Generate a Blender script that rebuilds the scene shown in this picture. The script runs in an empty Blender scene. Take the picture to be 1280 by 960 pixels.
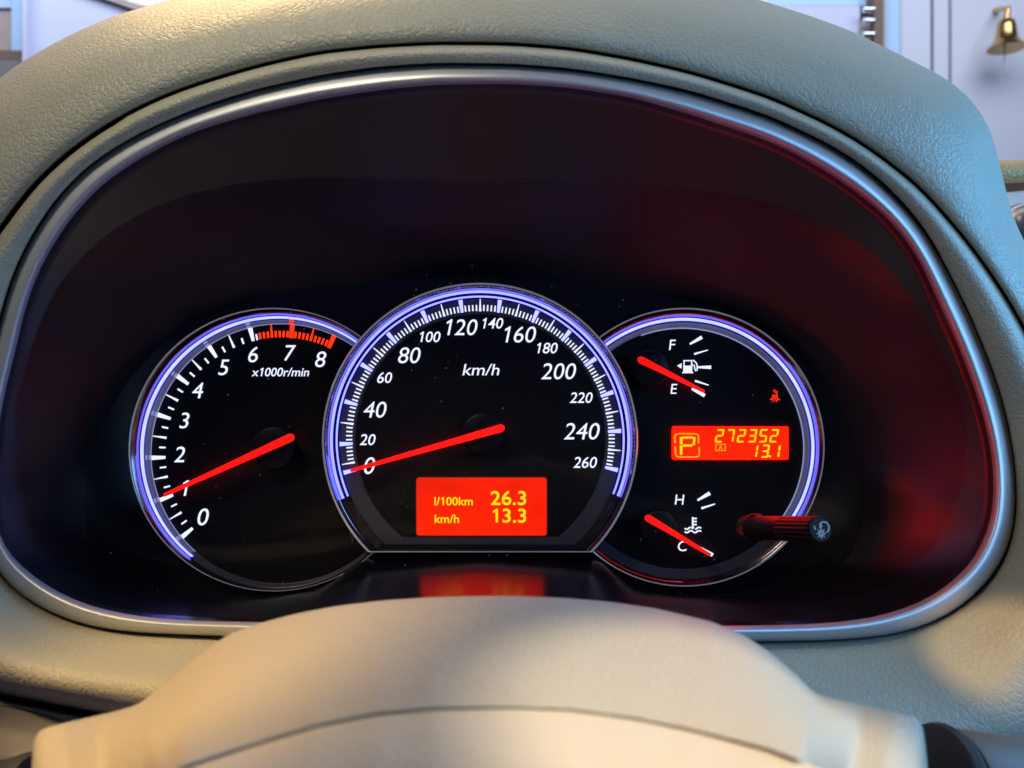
import bpy, bmesh, math, random
import numpy as np
from mathutils import Vector
random.seed(7)
SC = bpy.context.scene
COL = SC.collection
R = math.radians

# ------------------------------------------------------------------ camera
D0, FPX = 0.33, 1100.0            # camera distance to the gauge plane (m), focal length in photo pixels
def P(px, py, y):                 # photo pixel -> point of the place at depth y (gauge plane is y = 0)
    k = (y + D0) / FPX
    return Vector(((px - 640) * k, y, (480 - py) * k))
cam = bpy.data.cameras.new('camera'); co = bpy.data.objects.new('camera', cam); COL.objects.link(co)
co.location = (0, -D0, 0); co.rotation_euler = (R(90), 0, 0)
cam.sensor_width = 36; cam.lens = 36 * FPX / 1280; cam.clip_start = 0.01; cam.clip_end = 50
cam.dof.use_dof = True; cam.dof.focus_distance = 0.318; cam.dof.aperture_fstop = 17
SC.camera = co
# ------------------------------------------------------------------ world, lamps, exposure
w = bpy.data.worlds.new('World'); SC.world = w; w.use_nodes = True
bg = w.node_tree.nodes['Background']; bg.inputs[0].default_value = (0.30, 0.38, 1.0, 1); bg.inputs[1].default_value = 0.08
def area(name, loc, target, size, sy, energy, color, spread=180):
    l = bpy.data.lights.new(name, 'AREA'); l.shape = 'RECTANGLE'; l.size = size; l.size_y = sy
    l.energy = energy; l.color = color; l.spread = R(spread)
    o = bpy.data.objects.new(name, l); COL.objects.link(o); o.location = loc
    o.rotation_euler = (Vector(target) - Vector(loc)).to_track_quat('-Z', 'Y').to_euler()
    return o
def spot(name, loc, target, energy, color, cone, blend, rad):
    l = bpy.data.lights.new(name, 'SPOT'); l.energy = energy; l.color = color
    l.spot_size = R(cone); l.spot_blend = blend; l.shadow_soft_size = rad
    o = bpy.data.objects.new(name, l); COL.objects.link(o); o.location = loc
    o.rotation_euler = (Vector(target) - Vector(loc)).to_track_quat('-Z', 'Y').to_euler()
    return o
BLUE = (0.22, 0.56, 1.0); WARM = (1.0, 0.66, 0.28)
area('lamp_windscreen', (0.05, 0.0, 0.60), (0.02, -0.08, 0.05), 0.8, 0.25, 0.80, (1.0, 0.97, 0.92))
area('lamp_side_window', (0.66, 0.00, 0.20), (0.18, -0.06, 0.05), 0.30, 0.25, 2.7, (0.14, 0.50, 1.0))
area('lamp_fill_right', (0.60, -0.40, 0.14), (0.10, -0.08, 0.0), 0.35, 0.35, 2.6, (0.22, 0.52, 1.0))  # added blue fill for the lower right pad, column and shroud wall
spot('lamp_fill_pad', (-0.38, -0.48, 0.62), P(330, -20, -0.06), 17.0, (1.0, 0.90, 0.68), 29, 1.0, 0.10)  # added spot that brightens the hood pad at upper left
spot('lamp_fill_column_left', (-0.34, -0.50, 0.50), P(200, 905, -0.13), 24.0, WARM, 12.5, 0.35, 0.02)  # added warm spot, cone narrowed to stop short of the column's centre
spot('lamp_fill_column_right', (0.20, -0.55, 0.60), P(935, 985, -0.19), 25.0, (1.0, 0.87, 0.66), 6.9, 0.2, 0.010)  # added spot, tight cone stands in for a shadow edge on the column
area('lamp_garage', (0.0, 0.70, 1.0), (0.0, 1.4, 0.25), 2.4, 0.4, 18.0, (0.78, 0.85, 1.0))
area('lamp_garage_warm', (-0.25, 0.22, 0.50), (-0.12, -0.02, 0.10), 0.20, 0.10, 1.6, (1.0, 0.62, 0.25))
spot('lamp_fill_patch', (-0.05, -0.55, 0.52), P(1235, 834, -0.078), 17.0, (1.0, 0.68, 0.34), 2.7, 0.3, 0.005)  # added small spot that makes the warm patch on the lower right pad
SC.view_settings.view_transform = 'Standard'; SC.view_settings.look = 'None'
SC.view_settings.exposure = 0; SC.view_settings.gamma = 1; SC.view_settings.use_curve_mapping = False
SC.render.engine = 'CYCLES'
SC.cycles.transparent_max_bounces = 16; SC.cycles.max_bounces = 10
SC.cycles.sample_clamp_indirect = 4.0

# ------------------------------------------------------------------ materials
def mat(name):
    m = bpy.data.materials.new(name); m.use_nodes = True
    return m, m.node_tree, m.node_tree.nodes['Principled BSDF']
def rgb(c): return (c[0], c[1], c[2], 1)
def plain(name, col, rough=0.5, metal=0.0, spec=0.5, coat=0.0, noise=0.0, nscale=300, bump=0.0, bscale=1500, aniso=0.0):
    m, nt, b = mat(name)
    b.inputs['Base Color'].default_value = rgb(col); b.inputs['Roughness'].default_value = rough
    b.inputs['Metallic'].default_value = metal; b.inputs['Specular IOR Level'].default_value = spec
    b.inputs['Coat Weight'].default_value = coat; b.inputs['Coat Roughness'].default_value = 0.08
    tc = nt.nodes.new('ShaderNodeTexCoord')
    if noise:
        n = nt.nodes.new('ShaderNodeTexNoise'); n.inputs['Scale'].default_value = nscale; n.inputs['Detail'].default_value = 6
        nt.links.new(tc.outputs['Object'], n.inputs['Vector'])
        mr = nt.nodes.new('ShaderNodeMapRange'); mr.inputs[3].default_value = rough - noise; mr.inputs[4].default_value = rough + noise
        nt.links.new(n.outputs['Fac'], mr.inputs[0]); nt.links.new(mr.outputs[0], b.inputs['Roughness'])
    if bump:
        n2 = nt.nodes.new('ShaderNodeTexNoise'); n2.inputs['Scale'].default_value = bscale; n2.inputs['Detail'].default_value = 2
        nt.links.new(tc.outputs['Object'], n2.inputs['Vector'])
        bp = nt.nodes.new('ShaderNodeBump'); bp.inputs['Strength'].default_value = bump; bp.inputs['Distance'].default_value = 0.0003
        nt.links.new(n2.outputs['Fac'], bp.inputs['Height']); nt.links.new(bp.outputs[0], b.inputs['Normal'])
    return m
def leather(name, c1, c2, scale, strength, rough):
    m, nt, b = mat(name)
    N, L = nt.nodes.new, nt.links.new
    tc = N('ShaderNodeTexCoord')
    warp = N('ShaderNodeTexNoise'); warp.inputs['Scale'].default_value = scale * 0.35; warp.inputs['Detail'].default_value = 3
    L(tc.outputs['Object'], warp.inputs['Vector'])
    mx = N('ShaderNodeVectorMath'); mx.operation = 'MULTIPLY_ADD'
    mx.inputs[1].default_value = (1.6 / scale,) * 3
    L(warp.outputs['Color'], mx.inputs[0]); L(tc.outputs['Object'], mx.inputs[2])
    v1 = N('ShaderNodeTexVoronoi'); v1.feature = 'DISTANCE_TO_EDGE'; v1.inputs['Scale'].default_value = scale
    v2 = N('ShaderNodeTexVoronoi'); v2.feature = 'DISTANCE_TO_EDGE'; v2.inputs['Scale'].default_value = scale * 2.3
    L(mx.outputs[0], v1.inputs['Vector']); L(mx.outputs[0], v2.inputs['Vector'])
    r1 = N('ShaderNodeMapRange'); r1.interpolation_type = 'SMOOTHSTEP'; r1.inputs[2].default_value = 0.22
    r2 = N('ShaderNodeMapRange'); r2.interpolation_type = 'SMOOTHSTEP'; r2.inputs[2].default_value = 0.25
    L(v1.outputs['Distance'], r1.inputs[0]); L(v2.outputs['Distance'], r2.inputs[0])
    ns = N('ShaderNodeTexNoise'); ns.inputs['Scale'].default_value = scale * 0.18; ns.inputs['Detail'].default_value = 5
    L(tc.outputs['Object'], ns.inputs['Vector'])
    a = N('ShaderNodeMath'); a.operation = 'MULTIPLY_ADD'; a.inputs[1].default_value = 0.45
    L(r2.outputs[0], a.inputs[0]); L(r1.outputs[0], a.inputs[2])
    a2 = N('ShaderNodeMath'); a2.operation = 'MULTIPLY_ADD'; a2.inputs[1].default_value = 1.2
    L(ns.outputs['Fac'], a2.inputs[0]); L(a.outputs[0], a2.inputs[2])
    bp = N('ShaderNodeBump'); bp.inputs['Strength'].default_value = strength; bp.inputs['Distance'].default_value = 0.00035
    L(a2.outputs[0], bp.inputs['Height']); L(bp.outputs[0], b.inputs['Normal'])
    cr = N('ShaderNodeMix'); cr.data_type = 'RGBA'; cr.inputs[6].default_value = rgb(c1); cr.inputs[7].default_value = rgb(c2)
    big = N('ShaderNodeTexNoise'); big.inputs['Scale'].default_value = 22; big.inputs['Detail'].default_value = 6
    L(tc.outputs['Object'], big.inputs['Vector']); L(big.outputs['Fac'], cr.inputs[0]); L(cr.outputs[2], b.inputs['Base Color'])
    mr = N('ShaderNodeMapRange'); mr.inputs[3].default_value = rough - 0.1; mr.inputs[4].default_value = rough + 0.1
    L(ns.outputs['Fac'], mr.inputs[0]); L(mr.outputs[0], b.inputs['Roughness'])
    return m
def emit(name, col, strength=1.0, base=(0.004, 0.004, 0.004), var=0.0, vscale=120):
    m, nt, b = mat(name)
    b.inputs['Base Color'].default_value = rgb(base); b.inputs['Roughness'].default_value = 0.5; b.inputs['Specular IOR Level'].default_value = 0.08
    b.inputs['Emission Color'].default_value = rgb(col); b.inputs['Emission Strength'].default_value = strength
    if var:
        tc = nt.nodes.new('ShaderNodeTexCoord'); n = nt.nodes.new('ShaderNodeTexNoise')
        n.inputs['Scale'].default_value = vscale; n.inputs['Detail'].default_value = 4
        nt.links.new(tc.outputs['Object'], n.inputs['Vector'])
        mr = nt.nodes.new('ShaderNodeMapRange'); mr.inputs[1].default_value = 0.3; mr.inputs[2].default_value = 0.7
        mr.inputs[3].default_value = strength * (1 - var); mr.inputs[4].default_value = strength * (1 + var)
        nt.links.new(n.outputs['Fac'], mr.inputs[0]); nt.links.new(mr.outputs[0], b.inputs['Emission Strength'])
    return m
M = {}
M['pad'] = leather('leather_pad', (0.36, 0.345, 0.25), (0.46, 0.445, 0.33), 440, 0.40, 0.46)
M['lip'] = leather('leather_lip', (0.375, 0.35, 0.255), (0.475, 0.45, 0.335), 520, 0.36, 0.46)
M['column'] = leather('column_plastic', (0.56, 0.48, 0.345), (0.60, 0.52, 0.38), 800, 0.42, 0.50)
M['hub'] = leather('hub_vinyl', (0.72, 0.59, 0.42), (0.75, 0.61, 0.43), 1100, 0.3, 0.5)
M['trim'] = plain('satin_silver', (0.60, 0.605, 0.61), 0.46, 0.65, noise=0.05, nscale=400)
M['black'] = plain('gap_black', (0.006, 0.006, 0.006), 0.8)
M['shroud'] = plain('shroud_plastic', (0.006, 0.006, 0.010), 0.40, spec=1.0, noise=0.04, nscale=60, bump=0.06, bscale=2500)
def polished_floor(m, r_up, r_rest):              # the moulding is polished where it faces up, satin elsewhere
    nt = m.node_tree; b = nt.nodes['Principled BSDF']
    for l in list(b.inputs['Roughness'].links): nt.links.remove(l)
    g = nt.nodes.new('ShaderNodeNewGeometry'); sx = nt.nodes.new('ShaderNodeSeparateXYZ'); ab = nt.nodes.new('ShaderNodeMath'); ab.operation = 'MULTIPLY'
    sg = nt.nodes.new('ShaderNodeSeparateXYZ'); ls = nt.nodes.new('ShaderNodeMath'); ls.operation = 'LESS_THAN'; ls.inputs[1].default_value = 0.0
    mr = nt.nodes.new('ShaderNodeMapRange'); mr.interpolation_type = 'SMOOTHSTEP'
    nt.links.new(g.outputs['Normal'], sx.inputs[0]); nt.links.new(g.outputs['Position'], sg.inputs[0]); nt.links.new(sg.outputs['Z'], ls.inputs[0])
    nt.links.new(sx.outputs['Z'], ab.inputs[0]); nt.links.new(ls.outputs[0], ab.inputs[1]); nt.links.new(ab.outputs[0], mr.inputs[0])
    for i, q in enumerate((0.65, 0.93, r_rest, r_up)): mr.inputs[i+1].default_value = q
    nt.links.new(mr.outputs[0], b.inputs['Roughness'])
polished_floor(M['shroud'], 0.19, 0.42)
M['fascia'] = plain('fascia_gloss', (0.006, 0.006, 0.007), 0.22, spec=0.5, noise=0.06, nscale=150)
M['dial'] = plain('dial_black', (0.003, 0.003, 0.004), 0.5, spec=0.2, noise=0.1, nscale=200)
M['band'] = plain('scale_band', (0.045, 0.043, 0.055), 0.35, spec=0.5, noise=0.08, nscale=200)
M['smoke'] = plain('smoked_chrome', (0.24, 0.20, 0.24), 0.13, 1.0, noise=0.05, nscale=500)
M['chrome'] = plain('chrome_edge_glow', (0.80, 0.79, 0.79), 0.30, 1.0, noise=0.04, nscale=500)
_b = M['chrome'].node_tree.nodes['Principled BSDF']; _b.inputs['Emission Color'].default_value = (0.9, 0.86, 0.92, 1); _b.inputs['Emission Strength'].default_value = 0.12   # faint glow added to brighten the chrome rim, no lamp there
M['capmat'] = plain('needle_cap_black', (0.003, 0.003, 0.003), 0.42, spec=0.22, noise=0.08, nscale=300)
M['white'] = emit('print_white', (0.95, 1.0, 1.35), 1.0)
M['ring'] = emit('ring_light', (0.54, 0.57, 5.0), 1.0, var=0.10, vscale=90)
M['ring_hot'] = emit('ring_light_bright', (0.72, 0.76, 5.0), 1.0, var=0.10, vscale=90)
M['ringdim'] = emit('ring_light_dim', (0.062, 0.066, 0.105), 1.0, base=(0.06, 0.06, 0.075), var=0.3, vscale=60)
M['notch'] = emit('ring_notch', (0.27, 0.29, 0.62), 1.0)
M['redtick'] = emit('print_red', (1.6, 0.05, 0.008), 1.0)
M['needle'] = emit('needle_red', (4.0, 0.008, 0.004), 1.0, base=(0.3, 0.01, 0.01), var=0.35, vscale=70)
M['needle_edge'] = emit('needle_edge', (0.55, 0.004, 0.006), 1.0, base=(0.3, 0.01, 0.01))
M['lcd'] = emit('lcd_red', (1.1, 0.016, 0.0), 1.0, var=0.35, vscale=26)
M['lcd2'] = emit('lcd_red_odometer', (13.0, 0.020, 0.0), 1.0, var=0.30, vscale=60)
M['lcdframe'] = emit('lcd_frame', (0.36, 0.016, 0.008), 1.0)
M['yellow'] = emit('lcd_yellow', (1.6, 0.80, 0.004), 1.0)
M['orange'] = emit('lcd_orange', (1.6, 0.40, 0.02), 1.0)
M['warn'] = emit('warning_red', (1.3, 0.03, 0.012), 1.0)
M['knob'] = plain('knob_plastic', (0.005, 0.005, 0.005), 0.42, spec=0.2, noise=0.05, nscale=500)
M['print'] = plain('print_grey', (0.60, 0.66, 0.64), 0.5)
M['stalk'] = plain('stalk_plastic', (0.19, 0.13, 0.09), 0.5, bump=0.3, bscale=1800, noise=0.08)
M['darkgrey'] = plain('dark_grey_plastic', (0.045, 0.042, 0.042), 0.45, bump=0.25, bscale=1500, noise=0.08)
M['grey'] = plain('grey_plastic', (0.20, 0.18, 0.165), 0.5, bump=0.3, bscale=1500, noise=0.08)
M['brass'] = plain('brass', (0.62, 0.40, 0.14), 0.24, 1.0, noise=0.10, nscale=60)
M['wall'] = plain('wall_paint', (0.66, 0.68, 0.76), 0.7, noise=0.1, nscale=8, bump=0.3, bscale=120)
M['wall2'] = plain('panel_paint', (0.60, 0.62, 0.76), 0.6, noise=0.1, nscale=8)
M['groove'] = plain('groove_paint', (0.36, 0.37, 0.48), 0.7, noise=0.1, nscale=8)
M['bluepaint'] = plain('blue_white_paint', (0.45, 0.66, 0.90), 0.5, noise=0.1, nscale=8)
M['cream'] = plain('cream_paint', (0.80, 0.72, 0.62), 0.6, noise=0.1, nscale=8)
M['wood'] = plain('brown_wood', (0.16, 0.105, 0.075), 0.6, noise=0.1, nscale=30)
M['taupe'] = plain('taupe_board', (0.42, 0.34, 0.30), 0.6, noise=0.1, nscale=30)
M['steel'] = plain('bright_steel', (0.75, 0.80, 0.85), 0.15, 1.0, noise=0.05, nscale=60)
M['dashfar'] = leather('leather_far', (0.78, 0.43, 0.13), (0.84, 0.50, 0.17), 420, 0.6, 0.42)
M['satin'] = plain('satin_grey', (0.46, 0.42, 0.42), 0.32, 0.8, noise=0.05, nscale=200)
M['rope'] = plain('grey_rope', (0.38, 0.40, 0.50), 0.8)
# clear acrylic: faint mirror over a see-through body
def lens_mat():
    m = bpy.data.materials.new('clear_acrylic'); m.use_nodes = True; nt = m.node_tree; nt.nodes.clear()
    N, L = nt.nodes.new, nt.links.new
    o = N('ShaderNodeOutputMaterial'); t = N('ShaderNodeBsdfTransparent'); g = N('ShaderNodeBsdfGlossy'); mx = N('ShaderNodeMixShader')
    f = N('ShaderNodeFresnel'); f.inputs['IOR'].default_value = 1.13
    t.inputs[0].default_value = (0.985, 0.985, 0.985, 1); g.inputs['Roughness'].default_value = 0.035
    tc = N('ShaderNodeTexCoord'); vo = N('ShaderNodeTexVoronoi'); vo.inputs['Scale'].default_value = 160; vo.inputs['Randomness'].default_value = 1.0
    L(tc.outputs['Object'], vo.inputs['Vector'])
    lt = N('ShaderNodeMapRange'); lt.inputs[1].default_value = 0.030; lt.inputs[2].default_value = 0.055; lt.inputs[3].default_value = 0.30; lt.inputs[4].default_value = 0.0
    L(vo.outputs['Distance'], lt.inputs[0])
    df = N('ShaderNodeBsdfDiffuse'); df.inputs[0].default_value = (0.5, 0.48, 0.46, 1); m2 = N('ShaderNodeMixShader')
    L(lt.outputs[0], m2.inputs[0]); L(t.outputs[0], m2.inputs[1]); L(df.outputs[0], m2.inputs[2]); t = m2
    L(f.outputs[0], mx.inputs[0]); L(t.outputs[0], mx.inputs[1]); L(g.outputs[0], mx.inputs[2]); L(mx.outputs[0], o.inputs[0])
    return m
M['lens'] = lens_mat()

# ------------------------------------------------------------------ object helpers
WORLD = {}
def thing(name, label, cat, loc, group=None):
    o = bpy.data.objects.new(name, None); COL.objects.link(o); o.empty_display_size = 0.01
    o.location = loc; WORLD[o.name] = Vector(loc); o['label'] = label; o['category'] = cat
    if group: o['group'] = group
    return o
def obj(name, verts, faces, m, parent=None, smooth=False, label=None, cat=None, kind=None, auto=None):
    verts = [Vector(v) for v in verts]
    lo = Vector([min(v[i] for v in verts) for i in range(3)]); hi = Vector([max(v[i] for v in verts) for i in range(3)])
    c = (lo + hi) / 2
    me = bpy.data.meshes.new(name); me.from_pydata([v - c for v in verts], [], faces); me.update()
    bm = bmesh.new(); bm.from_mesh(me); bmesh.ops.recalc_face_normals(bm, faces=bm.faces); bm.to_mesh(me); bm.free()
    if m: me.materials.append(M[m])
    if smooth:
        for p in me.polygons: p.use_smooth = True
        if auto: me.set_sharp_from_angle(angle=R(auto))
    o = bpy.data.objects.new(name, me); COL.objects.link(o)
    if parent is not None:
        o.parent = parent; o.location = c - WORLD[parent.name]
    else: o.location = c
    WORLD[o.name] = c
    if label: o['label'] = label
    if cat: o['category'] = cat
    if kind: o['kind'] = kind
    return o
class MB:
    def __init__(s): s.v = []; s.f = []
    def add(s, v, f):
        k = len(s.v); s.v += [Vector(a) for a in v]; s.f += [tuple(i + k for i in q) for q in f]
    def build(s, name, m, parent=None, **kw): return obj(name, s.v, s.f, m, parent, **kw)
def loft(rings, closed=True, capa=False, capb=False):
    n = len(rings[0]); v = [p for r in rings for p in r]; f = []
    for k in range(len(rings) - 1):
        for i in range(n if closed else n - 1):
            j = (i + 1) % n
            f.append((k*n+i, k*n+j, (k+1)*n+j, (k+1)*n+i))
    if capa: f.append(tuple(range(n - 1, -1, -1)))
    if capb: f.append(tuple((len(rings)-1)*n + i for i in range(n)))
    return v, f
def prism(poly, yf, th):                     # polygon in photo pixels at depth yf, thickness th away from the viewer
    k = (yf + D0) / FPX
    a = [P(x, y, yf) for x, y in poly]; b = [p + Vector((0, th, 0)) for p in a]
    n = len(poly)
    return a + b, [tuple(range(n)), tuple(range(2*n-1, n-1, -1))] + [(i, (i+1) % n, n+(i+1) % n, n+i) for i in range(n)]
def strokes(lines, wd, yf, th=0.0003):       # thick polylines in photo pixels
    mb = MB()
    for ln in lines:
        L, Rr = [], []
        for i, (x, y) in enumerate(ln):
            if i == 0: d = (ln[1][0]-x, ln[1][1]-y)
            elif i == len(ln)-1: d = (x-ln[i-1][0], y-ln[i-1][1])
            else: d = (ln[i+1][0]-ln[i-1][0], ln[i+1][1]-ln[i-1][1])
            l = math.hypot(*d) or 1; nx, ny = -d[1]/l*wd/2, d[0]/l*wd/2
            L.append((x+nx, y+ny)); Rr.append((x-nx, y-ny))
        for i in range(len(ln)-1):
            mb.add(*prism([L[i], L[i+1], Rr[i+1], Rr[i]], yf, th))
    return mb
def rrect(x0, y0, x1, y1, r, n=5):
    pts = []
    for cx, cy, a0 in ((x1-r, y0+r, -90), (x1-r, y1-r, 0), (x0+r, y1-r, 90), (x0+r, y0+r, 180)):
        for i in range(n+1):
            a = R(a0 + 90*i/n); pts.append((cx + r*math.cos(a), cy + r*math.sin(a)))
    return pts
def arcpts(cx, cy, r, a0, a1, n): return [(cx + r*math.cos(R(a0+(a1-a0)*i/n)), cy - r*math.sin(R(a0+(a1-a0)*i/n))) for i in range(n+1)]
def cyl(a, b, ra, rb, n=32, cap=True):
    a, b = Vector(a), Vector(b); d = (b-a).normalized(); u = d.orthogonal().normalized(); w_ = d.cross(u)
    rings = [[c + (u*math.cos(2*math.pi*i/n) + w_*math.sin(2*math.pi*i/n))*r for i in range(n)] for c, r in ((a, ra), (b, rb))]
    return loft(rings, True, cap, cap)
def sweep(a, b, prof, n=40):                 # lathe: prof = (fraction a->b in metres, radius)
    a, b = Vector(a), Vector(b); d = (b-a).normalized(); u = d.orthogonal().normalized(); w_ = d.cross(u)
    return loft([[a + d*t + (u*math.cos(2*math.pi*i/n) + w_*math.sin(2*math.pi*i/n))*r for i in range(n)] for t, r in prof], True, True, True)
def boxv(x0, x1, y0, y1, z0, z1):
    v = [(x, y, z) for x in (x0, x1) for y in (y0, y1) for z in (z0, z1)]
    return v, [(0,1,3,2), (4,6,7,5), (0,4,5,1), (2,3,7,6), (0,2,6,4), (1,5,7,3)]
# ------------------------------------------------------------------ lettering
GL = {}
def glyph(ch, bold):
    key = (ch, bold)
    if key in GL: return GL[key]
    def mesh_of(body):
        c = bpy.data.curves.new('t', 'FONT'); c.body = body; c.size = 1; c.extrude = 0.012; c.offset = bold; c.resolution_u = 4
        o = bpy.data.objects.new('t', c); COL.objects.link(o)
        dg = bpy.context.evaluated_depsgraph_get(); me = bpy.data.meshes.new_from_object(o.evaluated_get(dg))
        v = [tuple(q.co) for q in me.vertices]; f = [tuple(p.vertices) for p in me.polygons]
        bpy.data.objects.remove(o); bpy.data.curves.remove(c); bpy.data.meshes.remove(me)
        return v, f
    v, f = mesh_of(ch); v2, _ = mesh_of(ch + ch)
    adv = (max(a[0] for a in v2) - max(a[0] for a in v))
    if ch == '1':                                      # a one with a flag
        s = 0.045 + bold; x = adv * 0.56
        pl = [(x-s, 0), (x+s, 0), (x+s, 0.69), (x-s*0.3, 0.69), (x-0.175, 0.575), (x-0.175, 0.575-1.9*s), (x-s, 0.585-0.9*s)]
        n = len(pl); v = [(a, b, 0.012) for a, b in pl] + [(a, b, -0.012) for a, b in pl]
        f = [tuple(range(n)), tuple(range(2*n-1, n-1, -1))] + [(i, (i+1) % n, n+(i+1) % n, n+i) for i in range(n)]
    GL[key] = (v, f, adv); return GL[key]
def text(s, cx, cy, h, yf, shear=0.2, bold=0.0, width=None, align='c'):
    mb = MB(); x = 0; vs = []
    parts = []
    for ch in s:
        v, f, adv = glyph(ch, bold)
        parts.append(([(a + x, b, c) for a, b, c in v], f)); x += adv
    xs = [a[0] for v, f in parts for a in v]; x0, x1 = min(xs), max(xs)
    k = h / 0.69; kx = k if width is None else width / (x1 - x0)
    for v, f in parts:
        out = []
        for a, b, c in v:
            px = (a - (x0+x1)/2) * kx + shear * (b - 0.345) * k
            p = P(cx + px, cy - (b - 0.345) * k, yf); p.y = yf - c * 0.006
            out.append(p)
        mb.add(out, f)
    return mb

# ------------------------------------------------------------------ outlines of the dash opening (photo pixels)
LC = [(0,400),(17,342),(40,295),(72,247),(110,208),(160,175),(215,149),(265,130),(320,113),(395,96),(470,85),(545,80),(640,81),(715,87),
 (790,99),(865,115),(960,145),(1035,180),(1078,207),(1115,239),(1155,285),(1185,340),(1212,395),(1237,455),(1255,510),(1266,565),(1270,612),
 (1270,640),(1266,670),(1255,702),(1230,735),(1200,760),(1160,782),(1110,795),(1035,800),(960,801),(800,803),(600,804),(400,801),(275,795),(200,792),(140,789),
 (82,775),(42,755),(0,725),(-17,680),(-25,620),(-26,560),(-21,490)]
LD = [(20,437),(32,382),(52,330),(85,277),(125,232),(172,200),(240,165),(320,142),(395,125),(480,112),(545,106),(640,105),(715,110),(790,122),
 (865,144),(960,176),(1005,198),(1060,232),(1110,272),(1145,317),(1167,365),(1200,437),(1220,492),(1235,540),(1242,587),(1242,637),(1232,672),(1215,705),
 (1185,732),(1150,755),(1085,774),(1010,780),(960,781),(800,783),(600,784),(450,782),(320,777),(225,775),(150,767),(100,754),(62,735),(30,712),(0,682),(-6,645),(-7,590),(2,507)]
LE = [(105,637),(110,580),(130,525),(160,475),(200,432),(250,398),(320,374),(400,357),(500,349),(600,347),(700,352),(800,364),(880,381),(940,404),
 (987,432),(1017,465),(1047,505),(1067,550),(1077,600),(1080,637),(1077,658),(1067,688),(1050,708),(1010,724),(960,733),(900,739),(840,739),(792,731),(765,715),(748,692),(600,686),
 (452,692),(437,712),(405,732),(340,743),(270,741),(212,735),(175,725),(142,712),(122,692),(107,665)]
LB = [(36,238),(62,211),(100,179),(150,147),(200,122),(250,104),(320,83),(395,66),(470,58),(545,54),(640,55),(715,61),(790,74),(865,91),(960,121),
 (1035,155),(1085,184),(1150,234),(1210,302),(1248,355),(1280,408),(1325,500),(1350,600),(1360,700),(1360,800),(1350,900),(1330,985),(1200,1000),(1000,985),
 (640,975),(250,925),(110,895),(0,873),(-60,862),(-115,800),(-130,700),(-125,560),(-90,440),(-45,350),(0,287)]
LA = [(0,98),(25,78),(75,50),(112,32),(150,17),(188,7),(218,-1),(300,-22),(400,-40),(500,-50),(590,-53),(700,-48),(800,-36),(880,-20),(960,3),(1010,19),(1060,37),(1110,61),
 (1148,80),(1178,95),(1205,115),(1225,138),(1236,158),(1243,178),(1251,212),(1258,240),(1265,268),(1278,298),(1310,360),(1370,480),(1400,600),(1410,800),(1300,1060),(640,1100),(0,1060),
 (-250,800),(-250,500),(-200,330),(-120,200),(-60,140)]
CX, CY = 620.0, 500.0
NA = 240
ANG = [2*math.pi*i/NA for i in range(NA)]
def polar(loop, sig=1.2):
    a = np.array([math.atan2(CY - y, x - CX) % (2*math.pi) for x, y in loop]); r = np.array([math.hypot(x-CX, y-CY) for x, y in loop])
    # dense linear resample of the outline in pixels, then read by angle
    pts = np.array(loop, float); d = []
    for i in range(len(pts)):
        p, q = pts[i], pts[(i+1) % len(pts)]
        for t in np.linspace(0, 1, 24, endpoint=False): d.append(p + (q-p)*t)
    d = np.array(d); a = np.arctan2(CY - d[:,1], d[:,0] - CX) % (2*np.pi); r = np.hypot(d[:,0]-CX, d[:,1]-CY)
    o = np.argsort(a); a, r = a[o], r[o]
    g = np.linspace(0, 2*np.pi, 1440, endpoint=False)
    rr = np.interp(g, np.r_[a-2*np.pi, a, a+2*np.pi], np.r_[r, r, r])
    ks = np.arange(-36, 37); kern = np.exp(-0.5*(ks*0.25/sig)**2); kern /= kern.sum()
    rr = sum(kern[i]*np.roll(rr, int(ks[i])) for i in range(len(ks)))
    return np.interp(ANG, np.r_[g, 2*np.pi], np.r_[rr, rr[0]])
RA, RB, RC, RD, RE = polar(LA, 1.0), polar(LB, 2.0), polar(LC, 2.0), polar(LD, 2.0), polar(LE, 0.8)
def at(i, r): return CX + r*math.cos(ANG[i]), CY - r*math.sin(ANG[i])
def yr(i):
    q = math.sin(ANG[i]); return -0.052 - (0.028*q*q if q > 0 else 0.053*(-q)**1.3)

# ------------------------------------------------------------------ dashboard: pad, lip, trim
dash = thing('dashboard', 'beige leather dashboard arching over the dark instrument binnacle', 'dashboard', P(620, 1000, -0.04))
# padded hood
def strip(ra, rb, prof, yoff=None):
    rings = []
    for t, dy in prof:
        ring = []
        for i in range(NA):
            r = rb[i] + (ra[i]-rb[i])*t
            x, y = at(i, r); ring.append(P(x, y, yr(i) + dy))
        rings.append(ring)
    return rings
pr = [(0.012, .016), (0.012, .003), (0.018, .0005), (0.03, -.0006), (0.05, -.0012), (0.12, -.0018), (0.22, -.0014), (0.36, .0005), (0.5, .0035), (0.64, .008), (0.76, .016), (0.86, .026), (0.93, .036), (0.97, .046), (0.992, .058), (1.0, .070), (0.985, .085), (0.90, .11)]
v, f = loft(strip(RA, RB, pr)); obj('hood_pad', v, f, 'pad', dash, smooth=True)
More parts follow.
